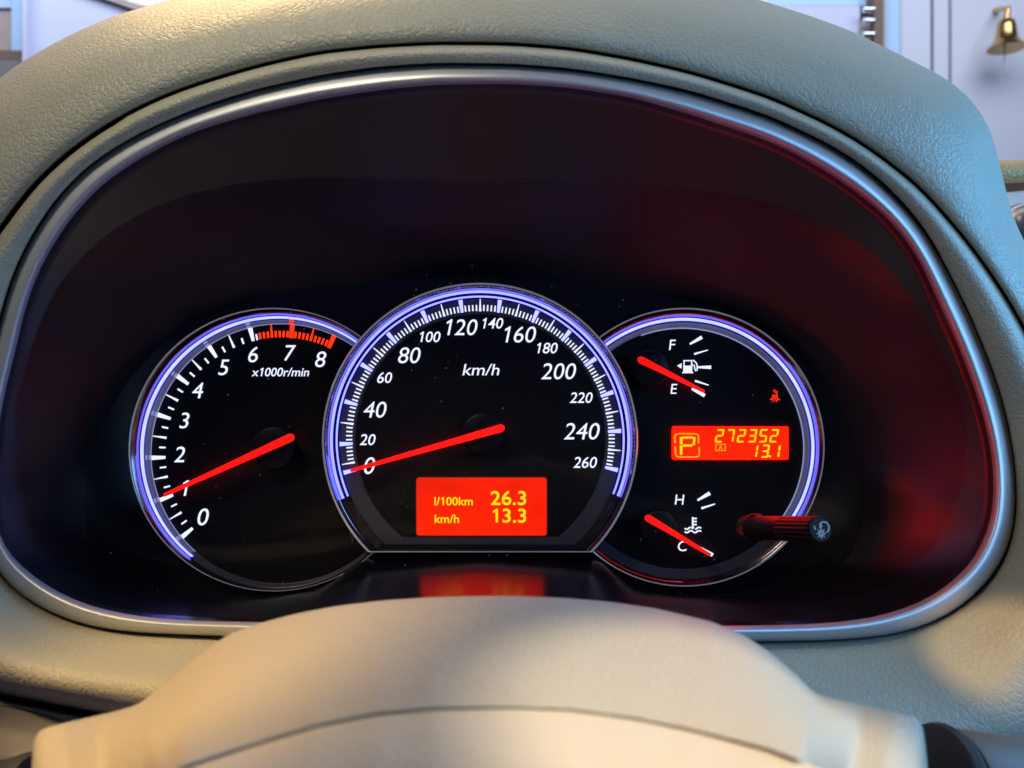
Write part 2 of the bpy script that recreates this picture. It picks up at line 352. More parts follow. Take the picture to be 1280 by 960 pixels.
# inner lip and lower pad
rings = []
for t, d in [(0, .016), (0, .006), (.010, .0025), (.03, .0005), (.08, -.001), (.2, -.003), (.35, -.005), (.5, -.007), (.64, -.008), (.76, -.0075), (.86, -.005), (.93, -.001), (.97, .004), (.99, .009), (.985, .018)]:
    ring = []
    for i in range(NA):
        rc, rb = RC[i] + 1.0, RB[i] - 2.0 - (1.8 if 95 < i < 150 and at(i, RB[i])[1] < 400 else 0)
        wd = rb - rc; amp = min(1.0, wd / 90.0)
        low = max(0.0, min(1.0, (at(i, rc)[1] - 560) / 200))
        dd = d
        if d < 0 or t > .5: dd = d * (0.35 + 0.65*amp) * (1 + 1.6*low) * (1.0 if d < 0 else 0.12 + 0.88*low)
        x, y = at(i, rc + wd*t)
        dd -= .0045*(1 - t)*(1 - low)
        ring.append(P(x, y, yr(i) + dd))
    rings.append(ring)
v, f = loft(rings); obj('lower_pad', v, f, 'lip', dash, smooth=True)
# dark backing seen through the two joints
rings = []
for r0, dy in ((0, .0155), (1, .0155)):
    rings.append([P(*at(i, RC[i] + (RB[i] + 26 - RC[i])*r0 - (18 if r0 == 0 else 0)), yr(i) + dy) for i in range(NA)])
v, f = loft(rings); v2 = [a + Vector((0, .002, 0)) for a in v]; k = len(v)
obj('joint_backing', v + v2, f + [tuple(i + k for i in q) for q in f], 'black', dash)
# silver trim
rings = []
for t, dy in [(0.0, .014), (0.0, .003), (.03, .0008), (.08, -.0010), (.16, -.0024), (.30, -.0038), (.48, -.0049), (.64, -.0054), (.76, -.0052), (.85, -.0042), (.92, -.0022), (.97, .001), (1.0, .0065), (1.0, .014)]:
    ring = []
    for i in range(NA):
        r = RC[i] + (RD[i] - RC[i])*t; x, y = at(i, r); ring.append(P(x, y, yr(i) + dy))
    rings.append(ring)
v, f = loft(rings); obj('trim_ring', v, f, 'trim', dash, smooth=True, label='satin silver trim ring around the instrument opening')

# ------------------------------------------------------------------ binnacle shroud, fascia, lens
clus = thing('instrument_binnacle', 'black plastic binnacle shroud behind the silver trim ring', 'binnacle', P(600, 760, -0.02))
S0 = [P(*at(i, RD[i] + 3), yr(i) + .0075) for i in range(NA)]
S1 = [P(*at(i, RD[i] - 5), yr(i) + .012) for i in range(NA)]
S2 = [P(*at(i, RD[i] - 8), yr(i) + .0135) for i in range(NA)]
SE = [P(*at(i, RE[i]), -.002) for i in range(NA)]
def wallring(s, bul=0.0025):
    out = []
    for i in range(NA):
        p = S2[i].lerp(SE[i], s); d = Vector((math.cos(ANG[i]), 0, math.sin(ANG[i])))
        out.append(p + d * bul * math.sin(math.pi*s) * (1.0 if math.sin(ANG[i]) > -0.2 else 0.35))
    return out
rings = [S0, S1] + [wallring(s) for s in (0, .02, .06, .12, .2, .3, .4, .5, .6, .7, .8, .9, .96, 1.0)]
v, f = loft(rings)
obj('shroud', v, f, 'shroud', clus, smooth=True)
fv = [p + Vector((0, .0005, 0)) for p in SE]
mb = MB(); n = NA
ctr = P(CX, 560, -.002)
mb.add([P(*at(i, RE[i] + 6), -.002) for i in range(NA)] + [ctr], [(i, (i+1) % n, n) for i in range(n)])
mb.add([P(*at(i, RE[i] + 6), .004) for i in range(NA)] + [P(CX, 560, .004)], [(i, (i+1) % n, n) for i in range(n)])
mb.build('fascia', 'fascia', clus)
# lens: a clear moulded pane across the opening
YL = -0.036
wr_ = [wallring(k/40.0) for k in range(41)]
WL = []
for i in range(NA):
    for k in range(40):
        p, n_ = wr_[k][i], wr_[k+1][i]
        if p.y <= YL <= n_.y: WL.append(p.lerp(n_, (YL - p.y)/(n_.y - p.y))); break
    else: WL.append(wr_[0][i].copy())
def lens_rings(off):
    c = sum(WL, Vector()) / NA; out = []
    for q in (0.998, .92, .8, .65, .5, .35, .2, .06):
        ring = []
        for p in WL:
            r = c + (p - c)*q; r.y = p.y + off - 0.003*(1-q*q)
            ring.append(r)
        out.append(ring)
    return out
mb = MB()
mb.add(*loft(lens_rings(0), True, False, True)); mb.add(*loft(lens_rings(.0018), True, False, True))
mb.build('lens', 'lens', clus, smooth=True, label='clear acrylic cover in front of the gauges')

# ------------------------------------------------------------------ gauge builders
def ringpts(cx, cy, ax, ay, yb, a0=-90.0, n=150):
    # closed outline: ellipse, cut flat below yb when given
    if yb is None:
        return [(cx + ax*math.cos(2*math.pi*i/n), cy - ay*math.sin(2*math.pi*i/n)) for i in range(n)]
    s = math.asin(min(1, (yb - cy)/ay)); m_ = n - 30
    arc = [(cx + ax*math.cos(-s + (math.pi + 2*s)*i/(m_-1)), cy - ay*math.sin(-s + (math.pi + 2*s)*i/(m_-1))) for i in range(m_)]
    xl, xr = arc[-1][0], arc[0][0]
    return arc + [(xl + (xr-xl)*(i+1)/31.0, yb) for i in range(30)]
class Gauge:
    def __init__(s, outer, inner, yo, yi, ybo=None, ybi=None): s.o, s.i, s.yo, s.yi, s.ybo, s.ybi = outer, inner, yo, yi, ybo, ybi
    def par(s, t): return [a + (b-a)*t for a, b in zip(s.o, s.i)]
    def yb(s, t): return None if s.ybo is None else s.ybo + (s.ybi - s.ybo)*t
    def ring(s, t, y): return [P(px, py, y) for px, py in ringpts(*s.par(t), s.yb(t))]
    def band(s, prof): return loft([s.ring(t, y) for t, y in prof])
    def arc(s, t0, t1, yf, a0, a1, n=110, th=.0012, crown=.0004):
        rings = []
        for t, dy in ((t0, th), (t0, 0), ((t0+t1)/2, -crown), (t1, 0), (t1, th)):
            cx, cy, ax, ay = s.par(t)
            rings.append([P(cx + ax*math.cos(R(a0 + (a1-a0)*i/n)), cy - ay*math.sin(R(a0 + (a1-a0)*i/n)), yf + dy) for i in range(n+1)])
        return loft(rings, False)
def tick(cx, cy, ang, r0, r1, w0, w1, yf, th=.0004):      # ang: clockwise from 12 o'clock; r0 outer, r1 inner
    a = R(ang); dx, dy = math.sin(a), -math.cos(a); nx, ny = -dy, dx
    return prism([(cx+dx*r0+nx*w0/2, cy+dy*r0+ny*w0/2), (cx+dx*r1+nx*w1/2, cy+dy*r1+ny*w1/2), (cx+dx*r1-nx*w1/2, cy+dy*r1-ny*w1/2), (cx+dx*r0-nx*w0/2, cy+dy*r0-ny*w0/2)], yf, th)
def needle(parent, tip, tail, wtip, wtail, y, pivot, rcap, ycap):
    mb = MB(); d = Vector((tip[0]-tail[0], tip[1]-tail[1])); l = d.length; d /= l; nn = Vector((-d.y, d.x)); a = math.degrees(math.atan2(-d.y, d.x))
    out = [(tip[0]+nn.x*wtip/2, tip[1]+nn.y*wtip/2), (tip[0]-nn.x*wtip/2, tip[1]-nn.y*wtip/2)]
    c = Vector(tail) + d*wtail/2
    for i in range(9):
        q = math.pi*i/8; e = -nn*math.cos(q) - d*math.sin(q)
        out.append((c.x + e.x*wtail/2 * (1.0), c.y + e.y*wtail/2))
    # raised ridge: front outline is narrower than the base
    m_ = (Vector(tip)+Vector(tail))/2
    def shr(p, s):
        v = Vector(p) - Vector(tail); u = v.dot(d); t_ = v.dot(nn); return (tail[0] + d.x*u + nn.x*t_*s, tail[1] + d.y*u + nn.y*t_*s)
    rings = [[P(*p, y + .0016) for p in out], [P(*p, y + .0004) for p in out], [P(*shr(p, .80), y) for p in out]]
    mb.add(*loft(rings, True, True, True)); nd = mb.build('needle', 'needle', parent)
    nd.data.materials.append(M['needle_edge'])
    for p_ in nd.data.polygons:
        if len(p_.vertices) == 4: p_.material_index = 1
    a_ = P(*pivot, ycap); b_ = a_ + Vector((0, -.0035, 0)); k = (ycap + D0)/FPX
    v, f = sweep(a_, b_, [(0, rcap*k), (.0016, rcap*k), (.0021, rcap*k*.97), (.0024, rcap*k*.90), (.0024, rcap*k*.3)])
    obj('needle_cap', v, f, 'capmat', nd, smooth=True, auto=40)
def make_bezel(g, parent, faces):
    # faces: list of (name, material, profile)
    for nm, mt, prof in faces:
        v, f = g.band(prof); obj(nm, v, f, mt, parent, smooth=True, auto=40)

# ------------------------------------------------------------------ tachometer
tach = thing('tachometer', 'round rev counter with red zone, dial numbers 0 to 8', 'gauge', P(342, 738, -.005), 'gauges of the instrument cluster')
TY = -.003                                               # dial plane
G = Gauge((342, 562, 181, 177), (351, 567, 162, 162), -.013, TY)
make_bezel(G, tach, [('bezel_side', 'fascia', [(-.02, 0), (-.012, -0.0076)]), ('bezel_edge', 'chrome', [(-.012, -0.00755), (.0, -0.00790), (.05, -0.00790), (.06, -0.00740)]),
                     ('bezel_wall', 'smoke', [(.06, -0.00750), (.10, -0.00740), (.22, -0.00650), (.25, -0.00640), (.44, -0.00460), (.46, -0.00400)]),
                     ('bezel_step', 'band', [(.46, -0.00410), (.70, -0.00380), (.74, -0.00380), (.98, -0.00350), (1.0, -0.00330), (1.0, -0.00275)])])
v, f = G.arc(.51, .66, -0.00470, 231, 15); obj('light_ring', v, f, 'ring_hot', tach, smooth=True)
v, f = G.arc(.74, .97, -0.00410, 229, 15); obj('light_band', v, f, 'ringdim', tach, smooth=True)
v, f = G.arc(.97, 1.01, -0.00415, 229, 15); obj('light_edge', v, f, 'notch', tach, smooth=True)
v, f = loft([G.ring(1.03, TY), G.ring(1.03, TY + .002)], True, True, True); obj('dial_face', v, f, 'dial', tach)
TA = [-130.1, -111.0, -91.9, -72.5, -53.2, -33.9, -13.9, 5.0, 24.2]
tc_ = (351.2, 567.0)
def tang(n): return float(np.interp(n, range(9), TA))
for k in range(9):
    red = k >= 7
    v, f = tick(*tc_, TA[k], 162, 145, 5.6, 3.4 if not red else 4.6, TY - .0005); obj('major_tick', v, f, 'redtick' if red else 'white', tach)
    if k < 8:
        v, f = tick(*tc_, tang(k+.5), 162, 145 if k < 6 else 147, .9, 3.0, TY - .0005); obj('half_tick', v, f, 'redtick' if k >= 6 else 'white', tach)
    if k < 8:
        cx, cy, ax, ay = G.par(.855); a = tang(k)
        q = [(cx + (ax+o)*math.sin(R(a+da)), cy - (ay+o)*math.cos(R(a+da))) for o, da in ((3.4, -.95), (3.4, .95), (-3.2, .95), (-3.2, -.95))]
        v, f = prism(q, -0.00440, .0004); obj('band_notch', v, f, 'notch' if k < 7 else 'redtick', tach)
mb = MB(); mr = MB()
for k in range(6):
    for q in (.25, .75): mb.add(*tick(*tc_, tang(k+q), 152.5, 145, 2.0, 2.0, TY - .0005))
mb.add(*tick(*tc_, tang(6.11), 152.5, 145, 1.9, 1.9, TY - .0005))
for j in range(1, 20):
    q = 6 + j*0.1
    if j in (1, 10): continue
    mr.add(*tick(*tc_, tang(q), 153.5, 145.5, 2.4, 2.4, TY - .00046))
mb.build('minor_scale', 'white', tach, kind='stuff'); mr.build('red_zone_scale', 'redtick', tach, kind='stuff')
for s, x, y in (('0', 254, 646), ('1', 231, 610), ('2', 225.5, 568), ('3', 231, 525.5), ('4', 247.5, 488), ('5', 280, 459), ('6', 317, 443), ('7', 362, 441), ('8', 401, 449)):
    text(s, x, y, 19.5 if s != '0' else 21, TY - .0006).build('numeral', 'white', tach)
text('x1000r/min', 351, 465, 10.5, TY - .0006, bold=.006, width=71).build('unit_lettering', 'white', tach)
needle(tach, (205, 619), (367.5, 545), 4.4, 11, -.0105, (343, 560), 27, -.0065)

# ------------------------------------------------------------------ combination gauge (right)
comb = thing('combination_gauge', 'round black gauge pod at right, holding fuel, temperature and mileage readouts', 'gauge', P(856, 732, -.005), 'gauges of the instrument cluster')
G2 = Gauge((856, 559, 174.5, 174), (853, 561, 151, 150), -.013, TY)
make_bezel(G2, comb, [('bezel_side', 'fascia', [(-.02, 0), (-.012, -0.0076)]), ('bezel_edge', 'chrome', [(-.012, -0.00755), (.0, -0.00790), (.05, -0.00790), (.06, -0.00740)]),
                      ('bezel_wall', 'smoke', [(.06, -0.00750), (.10, -0.00740), (.20, -0.00660), (.23, -0.00650), (.40, -0.00460), (.42, -0.00400)]),
                      ('bezel_step', 'band', [(.42, -0.00410), (.66, -0.00380), (.70, -0.00380), (.98, -0.00350), (1.0, -0.00330), (1.0, -0.00275)])])
v, f = G2.arc(.47, .61, -0.00470, -34, 165); obj('light_ring', v, f, 'ring_hot', comb, smooth=True)
v, f = G2.arc(.70, .94, -0.00410, -34, 165); obj('light_band', v, f, 'ringdim', comb, smooth=True)
v, f = G2.arc(.94, 1.0, -0.00425, -34, 110); obj('light_edge', v, f, 'notch', comb, smooth=True)
v, f = loft([G2.ring(1.03, TY), G2.ring(1.03, TY + .002)], True, True, True); obj('dial_face', v, f, 'dial', comb)
def seg(p, q, w0, w1, yf):
    d = Vector((q[0]-p[0], q[1]-p[1])); d.normalize(); n_ = (-d.y, d.x)
    return prism([(p[0]+n_[0]*w0/2, p[1]+n_[1]*w0/2), (q[0]+n_[0]*w1/2, q[1]+n_[1]*w1/2), (q[0]-n_[0]*w1/2, q[1]-n_[1]*w1/2), (p[0]-n_[0]*w0/2, p[1]-n_[1]*w0/2)], yf, .0004)
DY = TY - .0007
fuel = thing('fuel_gauge', 'fuel gauge marked F and E, red needle resting near E', 'gauge', P(842, 500, TY), 'small gauges in the right pod')
for p, q, a, b in (((862.5, 430), (877.5, 421.5), 2.2, 4.4), ((868, 442.5), (885, 437.5), 2.4, 1.1), ((871, 459), (889, 459), 2.2, 4.4), ((869, 476), (886, 481.5), 2.6, 1.1), ((865, 486), (881, 494.5), 2.6, 4.6)):
    v, f = seg(p, q, a, b, DY); obj('major_tick', v, f, 'white', fuel)
text('F', 840.5, 431, 13, DY, shear=.12).build('letter', 'white', fuel)
text('E', 842.5, 486, 12.5, DY, shear=.12).build('letter', 'white', fuel)
mb = MB(); mb.add(*prism([(853, 466.5), (853, 465), (866.5, 465), (866.5, 466.5)], DY, .0004))
mb.add(*prism([(854.4, 457), (865.4, 457), (865.4, 465), (854.4, 465)], DY, .0004))
s_ = strokes([[(855.1, 458), (855.1, 450.8)], [(854.4, 450.8), (865.4, 450.8)], [(864.7, 450.8), (864.7, 458)], [(865, 456), (868, 456.6), (868.6, 461), (869.6, 463.6), (871.4, 463), (871.6, 457), (870.4, 453.6), (866.4, 450)]], 1.4, DY)
mb.add(s_.v, s_.f); mb.add(*prism([(846.5, 457.3), (852, 454), (852, 460.6)], DY, .0004))
mb.build('pump_symbol', 'white', fuel)
needle(fuel, (880, 489.5), (797.5, 448), 3.6, 9.5, -.0100, (811.5, 461), 23, -.0060)
temp = thing('temperature_gauge', 'coolant temperature gauge marked H and C, red needle at C', 'gauge', P(852, 700, TY), 'small gauges in the right pod')
for p, q, a, b in (((872, 625.5), (887.5, 616.5), 2.2, 4.6), ((877, 635.5), (894, 630), 2.6, 1.1), ((876, 685), (891, 694), 2.4, 4.6)):
    v, f = seg(p, q, a, b, DY); obj('major_tick', v, f, 'white', temp)
text('H', 849.5, 624.5, 12.5, DY, shear=.12).build('letter', 'white', temp)
text('C', 853, 682.5, 12.5, DY, shear=.12).build('letter', 'white', temp)
wv = lambda y: [(856 + 20.5*i/14, y + 1.3*math.sin(i/14*4*math.pi)) for i in range(15)]
s_ = strokes([[(866, 646.5), (866, 661)], [(866, 648.2), (871, 648.2)], [(866, 652), (871, 652)], [(866, 655.8), (871, 655.8)], [q for q in wv(660.4) if q[0] < 863.5], [q for q in wv(660.4) if q[0] > 868], wv(664.6)], 1.7, DY)
s_.add(*prism([(868, 659.5), (866, 661.8), (864, 659.5), (866, 657)], DY - .00002, .0004)); s_.build('coolant_symbol', 'white', temp)
needle(temp, (888.5, 694), (806.5, 645.5), 3.6, 9.5, -.0100, (822, 660), 23, -.0060)
# seat belt light
belt = strokes([[(966.6, 489.5), (968.6, 487.2), (970, 489.6), (968.4, 491)], [(966.5, 493), (965, 500)], [(972, 489), (970.4, 493), (967.5, 499)], [(971, 493), (972.6, 500)], [(967, 493.5), (971, 498)], [(967, 496.5), (970, 500.5)], [(962.6, 500), (965.4, 497.6)], [(972.4, 498.4), (975.2, 500)], [(966, 499), (967.6, 502.4)], [(972, 499), (970.4, 502.6)]], 1.1, DY)
o = belt.build('seat_belt_warning_light', 'warn'); o['label'] = 'small glowing red seat belt symbol near the right gauge rim'; o['category'] = 'warning light'
# odometer
odo = thing('odometer_display', 'small orange-red screen showing 272352, 13.1 and gear letter P', 'display', P(912, 576, TY), 'lit screens of the cluster')
v, f = prism(rrect(840.5, 533, 985.5, 574.5, 2.5), DY, .0005); obj('screen', v, f, 'lcd2', odo)
s_ = strokes([[(982.2, 535), (984.6, 571)], [(842, 533.6), (982, 533.2)]], .8, DY - .0003); s_.build('screen_edge', 'lcdframe', odo)
s_ = strokes([[(844, 554), (843.4, 546), (845, 543), (848, 542.2), (868, 542.2), (872, 543), (873.2, 546), (873.2, 554.5)], [(844, 558), (844.8, 568), (846, 570.6), (849, 571.4), (870, 571.4), (873.4, 570.4), (874.2, 567), (874, 559)]], 1.7, DY - .0003); s_.build('gear_frame', 'orange', odo)
mb = MB(); yq = DY - .0003
for q in ([(850, 546.2), (853.4, 546.2), (853, 555.5), (850, 555.5)], [(854, 545.5), (866.4, 545.5), (865.4, 548.4), (854, 548.4)], [(866.8, 546.4), (869.4, 546.4), (868.6, 556.6), (866, 556)], [(853.6, 555.6), (866, 555.6), (865, 558.4), (853, 558.4)], [(850, 556.6), (853, 557.6), (853, 568.4), (850, 568.8)]): mb.add(*prism(q, yq, .0003))
mb.build('gear_letter', 'yellow', odo)
SEG = {'0': 'abcdef', '1': 'bc', '2': 'abged', '3': 'abgcd', '5': 'afgcd', '7': 'abc'}
def seven(ch, cx, cy, w_, h_, yf, sl=.16):
    mb = MB(); t = 2.0; hw, hh = w_/2, h_/2
    qs = {'a': [(-hw+.8, -hh), (hw-.6, -hh), (hw-1.6, -hh+t), (-hw+1.8, -hh+t)], 'g': [(-hw+1, 0), (-hw+2, -t/2), (hw-2, -t/2), (hw-1, 0), (hw-2, t/2), (-hw+2, t/2)],
          'd': [(-hw+1.8, hh-t), (hw-1.6, hh-t), (hw-.8, hh), (-hw+.6, hh)], 'f': [(-hw, -hh+.8), (-hw+t, -hh+2), (-hw+t, -1.2), (-hw, -.4)], 'b': [(hw, -hh+.8), (hw, -.4), (hw-t, -1.2), (hw-t, -hh+2)],
          'e': [(-hw, .4), (-hw+t, 1.2), (-hw+t, hh-2), (-hw, hh-.8)], 'c': [(hw, .4), (hw, hh-.8), (hw-t, hh-2), (hw-t, 1.2)]}
    for s in SEG[ch]: mb.add(*prism([(cx + x - sl*y, cy + y) for x, y in qs[s]], yf, .0003))
    return mb
for ch, x in zip('272352', (899.5, 913.0, 927.0, 940.8, 954.3, 967.8)): seven(ch, x, 544.8, 9.6, 16.6, yq).build('digit', 'yellow', odo)
for ch, x in zip('131', (942.5, 956.8, 970.4)): seven(ch, x, 564, 9.2, 16.4, yq).build('digit', 'yellow', odo)
v, f = prism(rrect(961.2, 569.2, 963.6, 571.6, .8, 2), yq, .0003); obj('decimal_point', v, f, 'yellow', odo)
s_ = strokes([[(894.4, 555.4), (907, 555.4)], [(894.8, 555.4), (894.8, 563.4)], [(906.6, 555.4), (906.6, 563.4)], [(894.4, 563.2), (907, 563.2)]], 1.0, yq); t_ = text('A', 900.6, 559.3, 5.4, yq - .0001, shear=0, bold=.01); s_.add(t_.v, t_.f); s_.build('trip_letter', 'orange', odo)

# ------------------------------------------------------------------ speedometer (centre, stands in front)
spd = thing('speedometer', 'large central speedometer to 260 km/h with double white ring and flat bottom', 'gauge', P(600, 690, -.015), 'gauges of the instrument cluster')
SY = -.0105
G3 = Gauge((600, 551, 197, 197), (600.5, 549, 156, 156), -.026, SY, 690, 671)
def tr(r): return (197 - r) / 41.0
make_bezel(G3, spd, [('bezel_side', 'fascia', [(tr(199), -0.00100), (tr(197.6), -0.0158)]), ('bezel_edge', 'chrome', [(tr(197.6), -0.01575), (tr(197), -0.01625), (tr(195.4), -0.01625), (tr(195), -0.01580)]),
                     ('bezel_wall', 'smoke', [(tr(195), -0.01590), (tr(193.5), -0.01580), (tr(191), -0.01440), (tr(190.4), -0.01430), (tr(188.4), -0.01250), (tr(188), -0.01190)]),
                     ('bezel_step', 'fascia', [(tr(188), -0.01200), (tr(183.6), -0.01190), (tr(183), -0.01160), (tr(177), -0.01140), (tr(176.4), -0.01100)]),
                     ('scale_band', 'band', [(tr(176.4), -0.01090), (tr(157.4), -0.01090), (tr(156), -0.01040)])])
v, f = G3.arc(tr(187.6), tr(184.2), -.0127, 203, -22, 140); obj('light_ring', v, f, 'ring', spd, smooth=True)
v, f = G3.arc(tr(180.6), tr(178.3), -.0123, 203, -22, 140); obj('light_ring', v, f, 'ring', spd, smooth=True)
v, f = loft([G3.ring(1.0, SY), G3.ring(1.0, SY + .002)], True, True, True); obj('dial_face', v, f, 'dial', spd)
SK = [0, 10, 20, 40, 60, 80, 100, 120, 140, 160, 180, 200, 220, 240, 260]
SA = [-103.8, -100.4, -92.0, -74.4, -57.8, -41.2, -24.4, -8.2, 8.0, 24.0, 39.6, 55.0, 70.4, 86.6, 102.7]
def sang(k): return float(np.interp(k, SK, SA))
sc_ = (600.5, 549.0); sy_ = -.0113
for k in range(0, 261, 20):
    v, f = tick(*sc_, sang(k), 176, 160, 5.2, 3.2, sy_); obj('major_tick', v, f, 'ring_hot' if k % 40 else 'ring_hot', spd)
for k in range(10, 260, 20):
    v, f = tick(*sc_, sang(k), 176, 160, .8, 2.9, sy_); obj('half_tick', v, f, 'white', spd)
mb = MB()
for k in range(12, 260, 2):
    if k % 10: mb.add(*tick(*sc_, sang(k), 168, 160.5, 1.6, 1.9, sy_))
mb.build('minor_scale', 'white', spd, kind='stuff')
for s, x, y, h in (('0', 462, 582, 21), ('20', 460, 549.5, 13.5), ('40', 469, 512, 20), ('60', 481, 472, 13.2), ('80', 512, 444, 19.8), ('100', 537.5, 421, 13), ('120', 577, 409, 19.8), ('140', 616, 404, 13),
                   ('160', 650, 418, 20), ('180', 684, 435, 13), ('200', 699, 464, 20), ('220', 727, 497, 13), ('240', 728, 539, 20.5), ('260', 732, 578, 13.5)):
    text(s, x, y, h, SY - .0006, bold=-.001 if h > 15 else .005).build('numeral', 'white', spd)
text('km/h', 602, 462, 14, SY - .0006, bold=.003, width=45).build('unit_lettering', 'white', spd)
needle(spd, (438, 588.5), (630.5, 534), 4.2, 10.5, -.0170, (603, 542), 26, -.0125)
# trip computer screen
trip = thing('trip_computer_display', 'red screen in the speedometer reading 26.3 l/100km and 13.3 km/h', 'display', P(602, 670, SY), 'lit screens of the cluster')
v, f = prism(rrect(520, 596.5, 684, 670, 4), SY - .0006, .0010); obj('screen_frame', v, f, 'lcdframe', trip)
v, f = prism(rrect(521.2, 597.7, 682.8, 668.8, 3.4), SY - .0009, .0004); obj('screen', v, f, 'lcd', trip)
yq = SY - .0013
text('l/100km', 567, 626.5, 10, yq, shear=0, bold=.012, width=48).build('unit_lettering', 'yellow', trip)
text('km/h', 558.5, 648.5, 10, yq, shear=0, bold=.012, width=30.5).build('unit_lettering', 'yellow', trip)
text('26.3', 635.5, 622.5, 17, yq, shear=0, bold=.012, width=44.5).build('reading', 'yellow', trip)
text('13.3', 637, 644.5, 17, yq, shear=0, bold=.012, width=41.5).build('reading', 'yellow', trip)

# ------------------------------------------------------------------ dimmer knob
kn = thing('dimmer_knob', 'small black ribbed dimmer knob poking out beside the right gauge', 'knob', P(938, 660, -.037))
a, b = P(940, 659.5, -.0375), P(1026, 662, -.078); d = (b-a).normalized(); ln = (b-a).length
r_ = 16.0*(.33-.068)/FPX
v, f = sweep(a, b, [(-.004, r_*1.02), (0, r_*1.08), (.002, r_*1.22), (.0035, r_*1.22), (.0045, r_), (ln*.52, r_)]); obj('shaft', v, f, 'knob', kn, smooth=True, auto=40)
n = 72; u = d.orthogonal().normalized(); w_ = d.cross(u); rings = []
for t, s in ((ln*.5, .90), (ln*.52, 1.0), (ln*.97, 1.0), (ln*.99, .95), (ln, .86)):
    rings.append([a + d*t + (u*math.cos(2*math.pi*i/n) + w_*math.sin(2*math.pi*i/n))*r_*s*(1.02 if (i//2) % 2 else .965) for i in range(n)])
v, f = loft(rings, True, True, True); obj('grip', v, f, 'knob', kn)
uu = Vector((1, 0, 0)) - d*d.x; uu.normalize(); vv = d.cross(uu)
if vv.z < 0: vv = -vv
def onface(lines, wd):
    mb = MB(); c0 = b + d*.0002
    for ln_ in lines:
        for i in range(len(ln_)-1):
            p, q = Vector(ln_[i]), Vector(ln_[i+1]); e = (q-p).normalized(); n_ = Vector((-e.y, e.x))*wd/2
            pl = [p+n_, q+n_, q-n_, p-n_]
            A = [c0 + (uu*z.x + vv*z.y)*r_ for z in pl]; B = [z - d*.0003 for z in A]
            mb.add(A + B, [(0,1,2,3), (7,6,5,4), (0,1,5,4), (1,2,6,5), (2,3,7,6), (3,0,4,7)])
    return mb
ci = lambda cx, cy, r, a0, a1, n: [(cx + r*math.cos(R(a0+(a1-a0)*i/n)), cy + r*math.sin(R(a0+(a1-a0)*i/n))) for i in range(n+1)]
rays = [[(.0 + .20*math.cos(R(45*i)), -.28 + .20*math.sin(R(45*i))), (.0 + .36*math.cos(R(45*i)), -.28 + .36*math.sin(R(45*i)))] for i in range(8)]
onface([ci(0, -.28, .14, 0, 360, 12)] + rays + [ci(.26, .16, .42, -60, 150, 10), [(.02, .5), (-.1, .1)], [(-.1, .12), (.1, .3)], [(-.45, .0), (-.55, .25)]], .075).build('dimmer_symbol', 'print', kn)

# ------------------------------------------------------------------ steering column cover, hub, stalks
LF = [(38, 985), (40, 950), (42, 925), (46, 915), (56, 909.5), (80, 904), (110, 897), (145, 889), (172, 881), (190, 868), (210, 850), (250, 817), (287, 792), (320, 780), (370, 767), (420, 757.5), (480, 750.5), (540, 746.5), (600, 745), (640, 745), (700, 747), (760, 752), (820, 760.5),
      (890, 777), (927, 792), (960, 813), (992, 840), (1018, 866), (1030, 870), (1085, 882), (1138, 894), (1148, 898), (1153, 906), (1156, 925), (1159, 950), (1161, 985)]
LG = [(30, 1090), (150, 1010), (230, 957), (320, 929), (395, 907), (470, 892.5), (545, 885.5), (640, 884), (715, 887), (790, 897), (865, 912), (960, 936), (1017, 957), (1100, 1000), (1170, 1080)]
def resamp(L, n):
    p = np.array(L, float); s = np.r_[0, np.cumsum(np.hypot(*np.diff(p, axis=0).T))]; t = np.linspace(0, s[-1], n)
    q = np.c_[np.interp(t, s, p[:,0]), np.interp(t, s, p[:,1])]
    for _ in range(2): q[1:-1] = (q[:-2] + 2*q[1:-1] + q[2:]) / 4
    return q
NF = 200
QF = resamp(LF, NF)
xg = [a for a, _ in LG]; yg = [b for _, b in LG]
col = thing('steering_column_cover', 'smooth beige plastic cover over the steering column below the gauges', 'column cover', P(600, 1000, -.16))
def yF(x): return -.132 - .022*min(1, abs(x - 600)/520)**3
rings = []
for t, dep in [(-1, .030), (-.03, .010), (0, 0), (.02, -.0045), (.06, -.009), (.14, -.0165), (.26, -.0265), (.40, -.036), (.55, -.0445), (.70, -.052), (.82, -.0575), (.90, -.0605), (.96, -.0632), (.985, -.0642), (.997, -.0643), (1.0, -.0636), (1.004, -.0600)]:
    ring = []
    for i in range(NF):
        x, y = QF[i]; gx = 600 + (x - 600)*(1.0 - .04*max(0, t)); gy = float(np.interp(gx, xg, yg)); gy = max(gy, y + 22)
        yy = y + (gy - y)*max(t, 0) + (14 if t == -1 else (1.5 if t < 0 else 0))
        wing = max(0.0, min(1.0, (abs(x - 600) - 415)/60))
        ring.append(P(x + (gx - x)*max(t, 0), yy, yF(x) + dep*(1 - .55*wing)))
    rings.append(ring)
v, f = loft(rings, False); obj('upper_shell', v, f, 'column', col, smooth=True)
hub = thing('steering_wheel_hub', 'pale beige steering wheel hub pad at the bottom edge', 'steering wheel', P(600, 1100, -.19))
rings = []
gx = np.linspace(60, 1150, 120)
for dy_, dep in [(-1.0, -0.1915), (0.4, -0.1948), (1.6, -0.1960), (4, -0.1970), (10, -0.1982), (20, -0.2003), (40, -0.2040), (80, -0.2090), (160, -0.2160)]:
    rings.append([P(x, float(np.interp(x, xg, yg)) + dy_, dep + yF(x) + .132) for x in gx])
v, f = loft(rings, False); obj('pad', v, f, 'hub', hub, smooth=True)
